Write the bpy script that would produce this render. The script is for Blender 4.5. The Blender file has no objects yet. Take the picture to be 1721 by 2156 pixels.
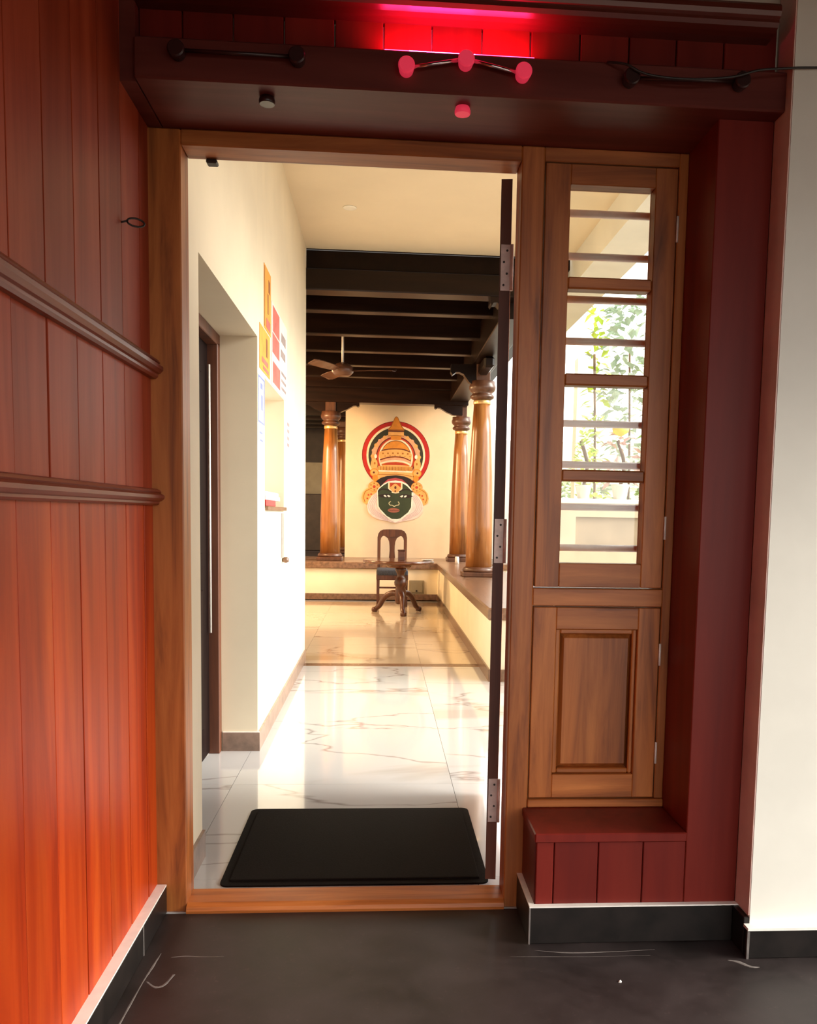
import bpy, bmesh, math, random
from mathutils import Vector, Matrix
random.seed(7)
PI = math.pi
scene = bpy.context.scene
COL = scene.collection

# ------------------------------------------------------------------ camera
# photograph taken as 1721 x 2156, focal length 1769 px, principal point below centre (cropped picture)
cd = bpy.data.cameras.new('camera')
cam = bpy.data.objects.new('camera', cd); COL.objects.link(cam)
cd.sensor_fit = 'HORIZONTAL'; cd.sensor_width = 36.0
cd.lens = 36.0 * 1769.34 / 1721.0
cd.shift_x = -65.865 / 1721.0
cd.shift_y = 163.5465 / 1721.0
cd.clip_start = 0.02; cd.clip_end = 200
_y, _p, _r = (math.radians(a) for a in (4.05514, 5.07072, -1.03723))
fw = Vector((math.sin(_y) * math.cos(_p), math.cos(_y) * math.cos(_p), -math.sin(_p)))
r0 = Vector((math.cos(_y), -math.sin(_y), 0)); d0 = fw.cross(r0)
rt = math.cos(_r) * r0 + math.sin(_r) * d0
dn = -math.sin(_r) * r0 + math.cos(_r) * d0
M = Matrix((( rt.x, -dn.x, -fw.x, 0), (rt.y, -dn.y, -fw.y, 0), (rt.z, -dn.z, -fw.z, 1.08), (0, 0, 0, 1)))
cam.matrix_world = M
scene.camera = cam

# ------------------------------------------------------------------ world, sun, exposure
w = bpy.data.worlds.new('overcast_sky'); scene.world = w; w.use_nodes = True
wb = w.node_tree.nodes['Background']
wb.inputs['Color'].default_value = (1.0, 0.965, 0.91, 1)
wb.inputs['Strength'].default_value = 3.3
sd = bpy.data.lights.new('sun', 'SUN'); sun = bpy.data.objects.new('sun', sd); COL.objects.link(sun)
sd.energy = 5.5; sd.angle = math.radians(30); sd.color = (1.0, 0.93, 0.82)
sun.location = (6, -2, 6)
sun.rotation_euler = Vector((-0.95, 0.16, -0.42)).to_track_quat('-Z', 'Y').to_euler()
vs = scene.view_settings
vs.view_transform = 'Standard'; vs.look = 'None'; vs.exposure = 0.2; vs.gamma = 1.0
vs.use_curve_mapping = False
scene.display_settings.display_device = 'sRGB'
scene.cycles.use_denoising = True
scene.cycles.max_bounces = 8; scene.cycles.diffuse_bounces = 5; scene.cycles.glossy_bounces = 4
scene.cycles.transparent_max_bounces = 12
scene.cycles.caustics_reflective = False; scene.cycles.caustics_refractive = False

def lamp(name, kind, loc, energy, color, size=0.1, target=None, sy=None):
    d = bpy.data.lights.new(name, kind); o = bpy.data.objects.new(name, d); COL.objects.link(o)
    d.energy = energy; d.color = color; o.location = loc
    if kind == 'AREA':
        d.size = size
        if sy: d.shape = 'RECTANGLE'; d.size_y = sy
    else:
        d.shadow_soft_size = size
    if target: o.rotation_euler = (Vector(target) - Vector(loc)).to_track_quat('-Z', 'Y').to_euler()
    return o
# warm hall lamps, unseen: added left of view for the hall's warm light
lamp('hall_lamp', 'AREA', (-2.1, 9.6, 2.2), 105, (1.0, 0.60, 0.28), 0.7, (0.3, 10.9, 1.2))
lamp('hall_lamp', 'AREA', (-2.0, 7.4, 2.3), 40, (1.0, 0.62, 0.30), 0.6, (0.6, 8.4, 0.4))

# ------------------------------------------------------------------ materials
def srgb(r, g, b):
    f = lambda c: (c / 255 / 12.92) if c <= 10.3 else (((c / 255) + 0.055) / 1.055) ** 2.4
    return (f(r), f(g), f(b), 1)
def new_mat(name):
    m = bpy.data.materials.new(name); m.use_nodes = True
    nt = m.node_tree; b = nt.nodes['Principled BSDF']
    return m, nt, b
def coords(nt, scale=(1, 1, 1), rand=True, rot=(0, 0, 0)):
    tc = nt.nodes.new('ShaderNodeTexCoord'); mp = nt.nodes.new('ShaderNodeMapping')
    mp.inputs['Scale'].default_value = scale; mp.inputs['Rotation'].default_value = rot
    if rand:
        oi = nt.nodes.new('ShaderNodeObjectInfo'); mu = nt.nodes.new('ShaderNodeMath'); mu.operation = 'MULTIPLY'
        mu.inputs[1].default_value = 37.0; nt.links.new(oi.outputs['Random'], mu.inputs[0])
        va = nt.nodes.new('ShaderNodeVectorMath'); va.operation = 'ADD'
        nt.links.new(tc.outputs['Object'], va.inputs[0]); nt.links.new(mu.outputs[0], va.inputs[1])
        nt.links.new(va.outputs[0], mp.inputs['Vector'])
    else:
        nt.links.new(tc.outputs['Object'], mp.inputs['Vector'])
    return mp.outputs['Vector']
def noise(nt, vec, scale, detail=4, rough=0.55, dist=0.0):
    n = nt.nodes.new('ShaderNodeTexNoise'); n.inputs['Scale'].default_value = scale
    n.inputs['Detail'].default_value = detail; n.inputs['Roughness'].default_value = rough
    n.inputs['Distortion'].default_value = dist; nt.links.new(vec, n.inputs['Vector']); return n.outputs['Fac']
def ramp(nt, fac, stops):
    r = nt.nodes.new('ShaderNodeValToRGB'); e = r.color_ramp.elements
    while len(e) < len(stops): e.new(0.5)
    for k, (p, c) in enumerate(stops): e[k].position = p; e[k].color = c if len(c) == 4 else (*c, 1)
    nt.links.new(fac, r.inputs['Fac']); return r.outputs['Color']
def bump(nt, b, fac, strength=0.15, dist=0.002):
    bp = nt.nodes.new('ShaderNodeBump'); bp.inputs['Strength'].default_value = strength
    bp.inputs['Distance'].default_value = dist
    nt.links.new(fac, bp.inputs['Height']); nt.links.new(bp.outputs['Normal'], b.inputs['Normal'])
def wood(name, dark, mid, light, grain='z', rough=0.4, scale=1.0, spec=0.5, knots=True, coat=0.0):
    m, nt, b = new_mat(name)
    s = {'x': (1.2, 16, 16), 'y': (16, 1.2, 16), 'z': (16, 16, 1.2)}[grain]
    v = coords(nt, tuple(c * scale for c in s))
    n1 = noise(nt, v, 1.6, 6, 0.62, 0.6)
    col = ramp(nt, n1, [(0.28, dark), (0.48, mid), (0.72, light)])
    v2 = coords(nt, tuple((c * scale * 0.22) for c in s))
    n2 = noise(nt, v2, 1.4, 3, 0.5, 1.0)
    c2 = ramp(nt, n2, [(0.33, (0.62, 0.58, 0.55, 1)), (0.62, (1.08, 1.08, 1.08, 1))])
    mx = nt.nodes.new('ShaderNodeMix'); mx.data_type = 'RGBA'; mx.blend_type = 'MULTIPLY'; mx.inputs[0].default_value = 0.85
    nt.links.new(col, mx.inputs[6]); nt.links.new(c2, mx.inputs[7])
    nt.links.new(mx.outputs[2], b.inputs['Base Color'])
    b.inputs['Roughness'].default_value = rough; b.inputs['Specular IOR Level'].default_value = spec
    b.inputs['Coat Weight'].default_value = coat; b.inputs['Coat Roughness'].default_value = 0.2
    bump(nt, b, n1, 0.12, 0.001)
    return m
def paint(name, c, rough=0.5, var=0.12, nscale=6, spec=0.5, metal=0.0, bmp=0.05):
    m, nt, b = new_mat(name)
    v = coords(nt, (1, 1, 1))
    n = noise(nt, v, nscale, 4)
    lo = tuple(x * (1 - var) for x in c[:3]) + (1,); hi = tuple(min(1, x * (1 + var)) for x in c[:3]) + (1,)
    nt.links.new(ramp(nt, n, [(0.35, lo), (0.65, hi)]), b.inputs['Base Color'])
    b.inputs['Roughness'].default_value = rough; b.inputs['Specular IOR Level'].default_value = spec
    b.inputs['Metallic'].default_value = metal
    if bmp: bump(nt, b, n, bmp, 0.003)
    return m
def emit(name, c, s):
    m, nt, b = new_mat(name)
    b.inputs['Base Color'].default_value = c
    b.inputs['Emission Color'].default_value = c; b.inputs['Emission Strength'].default_value = s
    return m

MT = {}
MT['red_board'] = wood('red_board', (0.26, 0.032, 0.011), (0.37, 0.052, 0.019), (0.46, 0.08, 0.032), 'z', 0.45, 0.6, spec=0.15)
MT['orange_board'] = wood('orange_board', (0.29, 0.019, 0.002), (0.45, 0.044, 0.004), (0.58, 0.085, 0.009), 'z', 0.42, 0.6, spec=0.25)
MT['rail'] = wood('rail_wood', (0.15, 0.02, 0.008), (0.23, 0.036, 0.015), (0.31, 0.06, 0.028), 'y', 0.35, 0.8, spec=0.3)
MT['beam_paint'] = wood('beam_paint', (0.12, 0.022, 0.016), (0.165, 0.034, 0.026), (0.215, 0.05, 0.038), 'x', 0.45, 0.5, spec=0.28)
MT['red_paint'] = wood('red_paint', (0.13, 0.009, 0.006), (0.18, 0.014, 0.008), (0.23, 0.022, 0.012), 'z', 0.45, 0.4, spec=0.28)
MT['pink_paint'] = paint('pink_paint', (0.82, 0.55, 0.47), 0.5, 0.1)
MT['teak'] = wood('teak', (0.18, 0.046, 0.010), (0.46, 0.140, 0.030), (0.64, 0.225, 0.055), 'z', 0.42)
MT['teak_h'] = wood('teak_across', (0.18, 0.046, 0.010), (0.46, 0.140, 0.030), (0.64, 0.225, 0.055), 'x', 0.42)
MT['teak_dark'] = wood('teak_edge', (0.065, 0.02, 0.009), (0.115, 0.036, 0.016), (0.16, 0.052, 0.022), 'z', 0.5)
MT['plaster'] = paint('plaster', (0.83, 0.81, 0.73, 1), 0.75, 0.05, 3.0)
MT['cream'] = paint('cream_wall', (0.83, 0.74, 0.56, 1), 0.6, 0.04, 2.5)
MT['ceil'] = paint('cream_ceiling', (0.76, 0.63, 0.44, 1), 0.8, 0.03, 2.0)
MT['white_strip'] = paint('white_strip', (0.93, 0.89, 0.83, 1), 0.6, 0.06, 20)
MT['black_stone'] = paint('black_stone', (0.011, 0.008, 0.007, 1), 0.4, 0.4, 14, spec=0.3)
MT['grout'] = paint('pale_grout', (0.16, 0.14, 0.13, 1), 0.8, 0.2, 30)
MT['brown_stone'] = paint('brown_stone', (0.19, 0.105, 0.062, 1), 0.25, 0.3, 24)
MT['skirt_tile'] = paint('skirting_tile', (0.24, 0.16, 0.12, 1), 0.3, 0.25, 16)
MT['rubber'] = paint('black_rubber', (0.007, 0.004, 0.003, 1), 0.85, 0.3, 200, spec=0.15, bmp=0.3)
MT['steel'] = paint('dull_steel', (0.62, 0.49, 0.44, 1), 0.42, 0.12, 40, metal=0.3)
MT['bright_steel'] = paint('glare_steel', (0.86, 0.80, 0.74, 1), 0.3, 0.05, 40)  # paled so the colour carries the window glare over the grille rods
MT['screw'] = paint('screw_metal', (0.04, 0.03, 0.025, 1), 0.5, 0.2, 60, metal=0.5)
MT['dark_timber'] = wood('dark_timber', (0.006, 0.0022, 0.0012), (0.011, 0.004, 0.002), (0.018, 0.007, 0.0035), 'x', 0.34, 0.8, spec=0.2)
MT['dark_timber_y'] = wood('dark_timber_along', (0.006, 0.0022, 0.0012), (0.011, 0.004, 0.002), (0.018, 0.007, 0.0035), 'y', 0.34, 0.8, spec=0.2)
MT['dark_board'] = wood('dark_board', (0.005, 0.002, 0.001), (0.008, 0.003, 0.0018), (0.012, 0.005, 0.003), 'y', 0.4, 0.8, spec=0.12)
MT['column_wood'] = wood('column_wood', (0.17, 0.058, 0.014), (0.36, 0.14, 0.034), (0.48, 0.21, 0.06), 'z', 0.3, 0.8, coat=0.3)
MT['column_dark'] = wood('column_dark', (0.06, 0.025, 0.014), (0.11, 0.045, 0.024), (0.15, 0.065, 0.035), 'z', 0.35, 1)
MT['brass'] = paint('brass_band', (0.78, 0.50, 0.20, 1), 0.3, 0.1, 30, metal=0.5)
MT['chair_wood'] = wood('chair_wood', (0.045, 0.014, 0.006), (0.09, 0.028, 0.011), (0.14, 0.05, 0.02), 'z', 0.32, 1.4)
MT['seat_cloth'] = paint('seat_cloth', (0.035, 0.04, 0.055, 1), 0.8, 0.3, 80)
MT['table_wood'] = wood('table_wood', (0.06, 0.018, 0.007), (0.12, 0.038, 0.015), (0.18, 0.065, 0.026), 'x', 0.18, 1.2, coat=0.5)
MT['white_plastic'] = paint('white_plastic', (0.82, 0.8, 0.76, 1), 0.35, 0.04, 20)
MT['grey_plastic'] = paint('grey_plastic', (0.36, 0.30, 0.28, 1), 0.5, 0.1, 20)
MT['black_plastic'] = paint('black_plastic', (0.02, 0.014, 0.012, 1), 0.45, 0.2, 20)
MT['dark_cabinet'] = paint('dark_cabinet', (0.03, 0.017, 0.013, 1), 0.5, 0.3, 8)
MT['olive_wall'] = paint('olive_wall', (0.30, 0.25, 0.16, 1), 0.7, 0.1, 6)
MT['leaf'] = paint('leaf_green', (0.42, 0.55, 0.24, 1), 0.5, 0.25, 9)  # leaf colours lightened to stand for the glare over the courtyard
MT['leaf_lime'] = paint('leaf_lime', (0.55, 0.72, 0.14, 1), 0.5, 0.2, 9)
MT['leaf_teal'] = paint('leaf_teal', (0.45, 0.54, 0.44, 1), 0.5, 0.25, 9)
MT['flower'] = paint('yellow_petal', (0.85, 0.70, 0.05, 1), 0.6, 0.1, 9)
MT['pot_pink'] = paint('dusty_pink_clay', (0.66, 0.48, 0.45, 1), 0.7, 0.15, 9)
MT['bark'] = paint('bark', (0.16, 0.10, 0.06, 1), 0.8, 0.3, 20)
MT['paper'] = paint('paper_white', (0.82, 0.80, 0.76, 1), 0.7, 0.04, 12, bmp=0)
MT['paper_orange'] = paint('paper_orange', (0.83, 0.36, 0.045, 1), 0.6, 0.15, 14, bmp=0)
MT['paper_orange_dark'] = paint('ink_brown', (0.28, 0.09, 0.02, 1), 0.6, 0.2, 14, bmp=0)
MT['paper_red'] = paint('ink_red', (0.62, 0.14, 0.11, 1), 0.6, 0.2, 18, bmp=0)
MT['ink_blue'] = paint('ink_blue', (0.20, 0.25, 0.52, 1), 0.6, 0.1, 18, bmp=0)
MT['ink_grey'] = paint('ink_grey', (0.34, 0.27, 0.26, 1), 0.6, 0.2, 18, bmp=0)
MT['ink_red_book'] = paint('red_cover', (0.55, 0.05, 0.05, 1), 0.5, 0.1, 18, bmp=0)
MT['led'] = emit('led_strip', (1.0, 0.03, 0.12, 1), 12)
MT['led_violet'] = emit('led_violet', (0.9, 0.10, 0.9, 1), 16)
MT['knob_glow'] = emit('knob_glow', (1.0, 0.05, 0.11, 1), 0.35)  # weak pink glow put into the knobs' own material
MT['lamp_disc'] = paint('lamp_disc', (0.86, 0.80, 0.66, 1), 0.4, 0.02, 5)

# glass: clear pane with a faint reflection
m, nt, b = new_mat('window_glass'); nt.nodes.remove(b)
tr = nt.nodes.new('ShaderNodeBsdfTransparent'); tr.inputs['Color'].default_value = (0.97, 0.98, 0.96, 1)
gl = nt.nodes.new('ShaderNodeBsdfGlossy'); gl.inputs['Roughness'].default_value = 0.02
fr = nt.nodes.new('ShaderNodeFresnel'); fr.inputs['IOR'].default_value = 1.45
mx = nt.nodes.new('ShaderNodeMixShader')
nt.links.new(fr.outputs[0], mx.inputs[0]); nt.links.new(tr.outputs[0], mx.inputs[1]); nt.links.new(gl.outputs[0], mx.inputs[2])
nt.links.new(mx.outputs[0], nt.nodes['Material Output'].inputs['Surface']); MT['glass'] = m

# polished white marble with grey veins
def marble(name, base, vein, smudge, rough):
    m, nt, b = new_mat(name)
    v = coords(nt, (0.75, 1.9, 1.0), rot=(0, 0, 0.35))
    n1 = noise(nt, v, 1.0, 5, 0.45, 0.35)
    su = nt.nodes.new('ShaderNodeMath'); su.operation = 'SUBTRACT'; su.inputs[1].default_value = 0.5; nt.links.new(n1, su.inputs[0])
    ab = nt.nodes.new('ShaderNodeMath'); ab.operation = 'ABSOLUTE'; nt.links.new(su.outputs[0], ab.inputs[0])
    c1 = ramp(nt, ab.outputs[0], [(0.0, vein), (0.004, tuple((a + c) / 2 for a, c in zip(vein, base))), (0.010, base)])
    n2 = noise(nt, v, 0.9, 4, 0.5, 0.8)
    c2 = ramp(nt, n2, [(0.30, smudge), (0.40, (1, 1, 1, 1))])
    mxx = nt.nodes.new('ShaderNodeMix'); mxx.data_type = 'RGBA'; mxx.blend_type = 'MULTIPLY'; mxx.inputs[0].default_value = 1
    nt.links.new(c1, mxx.inputs[6]); nt.links.new(c2, mxx.inputs[7]); nt.links.new(mxx.outputs[2], b.inputs['Base Color'])
    b.inputs['Roughness'].default_value = rough; b.inputs['Specular IOR Level'].default_value = 0.7
    b.inputs['Coat Weight'].default_value = 0.35; b.inputs['Coat Roughness'].default_value = 0.03
    return m
MT['marble'] = marble('white_marble', (0.64, 0.64, 0.645, 1), (0.36, 0.33, 0.32, 1), (0.80, 0.76, 0.72, 1), 0.09)
MT['marble_warmlit'] = marble('warmlit_marble', (0.66, 0.52, 0.36, 1), (0.42, 0.30, 0.2, 1), (0.8, 0.72, 0.62, 1), 0.12)  # marble copy with the hall's warm wall reflection put into its colour

# black oxide floor with scuffs
m, nt, b = new_mat('black_oxide_floor')
v = coords(nt, (1, 1, 1), rand=False)
n1 = noise(nt, v, 5, 6, 0.65, 0.3); n2 = noise(nt, v, 70, 3, 0.6)
c1 = ramp(nt, n1, [(0.35, (0.012, 0.008, 0.0075, 1)), (0.7, (0.040, 0.029, 0.029, 1))])
c2 = ramp(nt, n2, [(0.62, (1, 1, 1, 1)), (0.80, (1.9, 1.8, 1.7, 1))])
mxx = nt.nodes.new('ShaderNodeMix'); mxx.data_type = 'RGBA'; mxx.blend_type = 'MULTIPLY'; mxx.inputs[0].default_value = 1
nt.links.new(c1, mxx.inputs[6]); nt.links.new(c2, mxx.inputs[7]); nt.links.new(mxx.outputs[2], b.inputs['Base Color'])
rr = nt.nodes.new('ShaderNodeMapRange'); rr.inputs[3].default_value = 0.34; rr.inputs[4].default_value = 0.58
nt.links.new(n1, rr.inputs[0]); nt.links.new(rr.outputs[0], b.inputs['Roughness'])
bump(nt, b, n2, 0.08, 0.001); MT['oxide'] = m

# ------------------------------------------------------------------ geometry helpers
def wloc(p):
    v = Vector((0, 0, 0))
    while p is not None: v += p.location; p = p.parent
    return v
def link(name, verts, faces, mat, parent=None, smooth=False, origin=None):
    xs, ys, zs = zip(*verts)
    o0 = Vector(origin) if origin is not None else Vector(((min(xs) + max(xs)) / 2, (min(ys) + max(ys)) / 2, (min(zs) + max(zs)) / 2))
    me = bpy.data.meshes.new(name)
    me.from_pydata([tuple(Vector(v) - o0) for v in verts], [], faces); me.update()
    bm = bmesh.new(); bm.from_mesh(me); bmesh.ops.recalc_face_normals(bm, faces=bm.faces); bm.to_mesh(me); bm.free()
    if smooth:
        for p in me.polygons: p.use_smooth = True
    me.materials.append(MT[mat] if isinstance(mat, str) else mat)
    o = bpy.data.objects.new(name, me); COL.objects.link(o)
    o.location = o0 - (wloc(parent) if parent else Vector((0, 0, 0)))
    if parent: o.parent = parent
    return o
def bevel_obj(o, w, seg=1):
    bm = bmesh.new(); bm.from_mesh(o.data)
    bmesh.ops.bevel(bm, geom=list(bm.edges), offset=w, segments=seg, affect='EDGES', profile=0.6)
    bm.to_mesh(o.data); bm.free()
BF = [(0, 1, 2, 3), (7, 6, 5, 4), (0, 4, 5, 1), (1, 5, 6, 2), (2, 6, 7, 3), (3, 7, 4, 0)]
def box(name, x0, x1, y0, y1, z0, z1, mat, parent=None, bev=0.0, seg=1):
    v = [(x0, y0, z0), (x1, y0, z0), (x1, y1, z0), (x0, y1, z0), (x0, y0, z1), (x1, y0, z1), (x1, y1, z1), (x0, y1, z1)]
    o = link(name, v, BF, mat, parent)
    if bev: bevel_obj(o, bev, seg)
    return o
def prism(name, poly, axis, a0, a1, mat, parent=None, smooth=False):
    """poly: 2-D outline; axis x -> (y,z), y -> (x,z), z -> (x,y); extruded from a0 to a1"""
    def P(p, a):
        return {'x': (a, p[0], p[1]), 'y': (p[0], a, p[1]), 'z': (p[0], p[1], a)}[axis]
    n = len(poly)
    v = [P(p, a0) for p in poly] + [P(p, a1) for p in poly]
    f = [tuple(range(n)), tuple(range(2 * n - 1, n - 1, -1))] + [(i, (i + 1) % n, n + (i + 1) % n, n + i) for i in range(n)]
    return link(name, v, f, mat, parent, smooth)
def lathe(name, prof, c, mat, parent=None, seg=24, smooth=True, sq=None):
    """prof: (radius, z) list bottom to top, around vertical axis through c=(x,y)"""
    v, f = [], []
    for r, z in prof:
        for k in range(seg):
            a = 2 * PI * k / seg; v.append((c[0] + r * math.cos(a), c[1] + r * math.sin(a), z))
    for i in range(len(prof) - 1):
        for k in range(seg):
            a, b2 = i * seg + k, i * seg + (k + 1) % seg
            f.append((a, b2, b2 + seg, a + seg))
    f.append(tuple(range(seg))); f.append(tuple(range((len(prof) - 1) * seg, len(prof) * seg)))
    o = link(name, v, f, mat, parent)
    if smooth:
        for p in o.data.polygons: p.use_smooth = len(p.vertices) == 4
    return o
def tube(name, pts, r, mat, parent=None, seg=10, radii=None):
    P = [Vector(p) for p in pts]; v, f = [], []
    up = None
    for i, p in enumerate(P):
        t = (P[min(i + 1, len(P) - 1)] - P[max(i - 1, 0)]).normalized()
        if up is None:
            up = Vector((0, 0, 1)) if abs(t.z) < 0.9 else Vector((1, 0, 0))
        a = t.cross(up).normalized(); b2 = a.cross(t).normalized(); up = b2
        rr_ = radii[i] if radii else r
        for k in range(seg):
            q = 2 * PI * k / seg; v.append(tuple(p + rr_ * (math.cos(q) * a + math.sin(q) * b2)))
    for i in range(len(P) - 1):
        for k in range(seg):
            a, b2 = i * seg + k, i * seg + (k + 1) % seg
            f.append((a, b2, b2 + seg, a + seg))
    f.append(tuple(range(seg))); f.append(tuple(range((len(P) - 1) * seg, len(P) * seg)))
    o = link(name, v, f, mat, parent)
    for p in o.data.polygons: p.use_smooth = len(p.vertices) == 4
    return o
def smooth_pts(pts, n=6):
    P = [Vector(p) for p in pts]; out = []
    for i in range(len(P) - 1):
        p0, p1, p2, p3 = P[max(i - 1, 0)], P[i], P[i + 1], P[min(i + 2, len(P) - 1)]
        for k in range(n):
            t = k / n
            out.append(0.5 * ((2 * p1) + (-p0 + p2) * t + (2 * p0 - 5 * p1 + 4 * p2 - p3) * t * t + (-p0 + 3 * p1 - 3 * p2 + p3) * t ** 3))
    out.append(P[-1]); return [tuple(p) for p in out]
def tag(o, label, cat, group=None, kind=None):
    if label: o['label'] = label
    if cat: o['category'] = cat
    if group: o['group'] = group
    if kind: o['kind'] = kind
    return o
def st(o, label, cat): return tag(o, label, cat, kind='structure')
def empty(name, loc, label, cat, group=None, kind=None):
    o = bpy.data.objects.new(name, None); COL.objects.link(o); o.location = loc; o.empty_display_size = 0.1
    return tag(o, label, cat, group, kind)
def ngon_disc(cx, cz, rx, rz, n=40, a0=0, a1=2 * PI):
    return [(cx + rx * math.cos(a0 + (a1 - a0) * k / n), cz + rz * math.sin(a0 + (a1 - a0) * k / n)) for k in range(n if a1 - a0 > 6.2 else n + 1)]

YF = 2.225      # front face of the teak frame
# ================================================================== SETTING: the room in front of the door
fl = st(box('floor', -0.75, 2.45, -1.35, 2.215, -0.10, 0.0, 'oxide'), 'black polished oxide floor in front of the doorway', 'floor')
# cement smears left on the black floor
def smear(pts, radii):
    P = smooth_pts([(x, y, 0.0) for x, y in pts], 5)
    n = len(P); rad = []
    for k in range(n):
        t = k / (n - 1) * (len(radii) - 1); a = int(min(t, len(radii) - 2)); rad.append((radii[a] * (1 - t + a) + radii[a + 1] * (t - a)) * random.uniform(0.75, 1.2))
    tube('smear', P, 0.003, 'grout', fl, 6, rad).scale.z = 0.12
smear([(-0.525, 2.01), (-0.530, 1.94), (-0.534, 1.88), (-0.538, 1.73), (-0.540, 1.60)], (0.001, 0.004, 0.002, 0.003, 0.002))
smear([(-0.526, 1.885), (-0.502, 1.862), (-0.483, 1.869), (-0.471, 1.913)], (0.002, 0.004, 0.004, 0.0035))
smear([(-0.496, 1.990), (-0.464, 1.995), (-0.423, 1.991), (-0.37, 1.99)], (0.0012, 0.002, 0.001, 0.0006))
smear([(0.395, 1.992), (0.481, 1.977), (0.602, 1.979), (0.70, 1.985)], (0.0006, 0.0028, 0.0014, 0.0005))
smear([(0.33, 1.964), (0.44, 1.960), (0.536, 1.957), (0.68, 1.957)], (0.0004, 0.0008, 0.0005, 0.0004))
smear([(0.865, 1.928), (0.885, 1.920), (0.908, 1.897), (0.93, 1.893)], (0.001, 0.006, 0.005, 0.001))
MT['soil'] = paint('paved_soil', (0.14, 0.11, 0.085, 1), 0.9, 0.25, 2)
st(box('ground', -30, 30, -30, 40, -0.4, -0.13, 'soil'), 'unseen earth ground added around the building', 'ground')  # unseen ground, added to keep light off the upper walls
# left wall: tongue-and-groove boards in three bands between two moulded rails
MT['groove'] = paint('groove_shade', (0.06, 0.008, 0.004, 1), 0.7, 0.1)  # gap shadow between the boards, put into a dark backing colour
wl = st(box('wall_left', -0.72, -0.606, -1.2, 2.32, 0.0, 2.9, 'groove'), 'tall panelled wall of red and orange vertical boards beside the doorway', 'wall')
edges = [0.83, 0.975, 1.12, 1.265, 1.41, 1.555, 1.70, 1.85, 2.0, 2.145, 2.285]
for z0, z1, mt in ((0.077, 1.11, 'orange_board'), (1.115, 1.44, 'red_board'), (1.45, 2.9, 'red_board')):
    for a, b2 in zip(edges[:-1], edges[1:]):
        jut = random.uniform(-0.0012, 0.0012)
        o = box('plank', -0.608, -0.590 + jut, a + 0.002, b2 - 0.002, z0, z1, mt, wl)
        bevel_obj(o, 0.0008, 1)
def rail_profile(zb, zt, xw=-0.592, d=0.034):
    h = zt - zb
    return [(xw, zb), (xw + d * 0.45, zb), (xw + d * 0.62, zb + h * 0.10), (xw + d * 0.62, zb + h * 0.22), (xw + d * 0.8, zb + h * 0.27),
            (xw + d, zb + h * 0.42), (xw + d, zb + h * 0.60), (xw + d * 0.78, zb + h * 0.70), (xw + d * 0.70, zb + h * 0.74), (xw + d * 0.78, zb + h * 0.80),
            (xw + d * 0.66, zb + h * 0.93), (xw + d * 0.4, zt), (xw, zt)]
st(prism('trim_1', rail_profile(1.412, 1.462), 'y', 0.2, 2.222, 'rail'), 'upper dark red moulded rail across the board wall', 'rail')
st(prism('trim_2', rail_profile(1.092, 1.134), 'y', 0.2, 2.222, 'rail'), 'lower dark red moulded rail across the board wall', 'rail')
bl = empty('baseboard_left', (-0.59, 1.0, 0), 'black stone skirting with white ledge under the orange boards', 'skirting', kind='structure')
box('stone', -0.60, -0.5635, -1.2, 1.998, 0, 0.075, 'black_stone', bl, 0.002)
box('stone', -0.60, -0.5635, 2.002, 2.222, 0, 0.075, 'black_stone', bl, 0.002)
box('joint', -0.60, -0.5625, 1.998, 2.002, 0, 0.075, 'grout', bl)
box('ledge', -0.602, -0.564, -1.2, 2.222, 0.075, 0.079, 'white_strip', bl)

# white wall on the right, with pink painted return
st(box('wall_right', 0.929, 2.3, 1.956, 2.42, 0, 2.9, 'plaster'), 'white plastered wall right of the red pilaster', 'wall')
st(box('trim_3', 0.9255, 0.9285, 1.957, 2.037, 0.10, 2.9, 'pink_paint'), 'narrow pink painted edge of the white wall', 'trim')
br = empty('baseboard_right', (1.2, 1.95, 0), 'black stone skirting along the foot of the white wall', 'skirting', kind='structure')
box('stone', 0.916, 2.3, 1.932, 1.956, 0, 0.072, 'black_stone', br, 0.002)
box('joint', 0.9135, 0.9195, 1.9305, 1.936, 0, 0.07, 'grout', br)
box('ledge', 0.914, 2.3, 1.930, 1.9562, 0.072, 0.079, 'white_strip', br)
box('return_stone', 0.914, 0.929, 1.957, 2.037, 0, 0.095, 'black_stone', br, 0.002)

# red pilaster, window ledge and their skirting
pil = st(box('wall_pilaster', 0.789, 0.9255, 2.037, 2.42, 0.0, 2.03, 'red_paint', bev=0.002), 'dark red painted pilaster between window and white wall', 'pilaster')
led = empty('wall_ledge', (0.59, 2.13, 0), 'low dark red boarded ledge under the side window', 'ledge', kind='structure')
box('core', 0.404, 0.788, 2.046, 2.30, 0, 0.262, 'red_paint', led)
for a, b2 in ((0.401, 0.447), (0.447, 0.561), (0.561, 0.677), (0.677, 0.789)):
    o = box('plank', a + 0.001, b2 - 0.001, 2.037, 2.047, 0.097, 0.262, 'red_paint', led, 0.002)
box('side_board', 0.400, 0.405, 2.047, 2.226, 0.0, 0.262, 'red_paint', led)
box('top_board', 0.396, 0.789, 2.031, 2.30, 0.260, 0.284, 'red_paint', led, 0.003)
bc = empty('baseboard_center', (0.6, 2.02, 0), 'black stone skirting below the red ledge and pilaster', 'skirting', kind='structure')
box('stone', 0.386, 0.914, 2.022, 2.037, 0, 0.095, 'black_stone', bc, 0.002)
box('return_stone', 0.386, 0.3999, 2.0372, 2.224, 0, 0.095, 'black_stone', bc, 0.002)
box('joint', 0.3845, 0.3885, 2.0205, 2.026, 0, 0.095, 'grout', bc)
box('ledge', 0.3855, 0.929, 2.0215, 2.0372, 0.095, 0.0985, 'white_strip', bc)
box('ledge', 0.3855, 0.3999, 2.0372, 2.224, 0.095, 0.0985, 'white_strip', bc)

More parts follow.
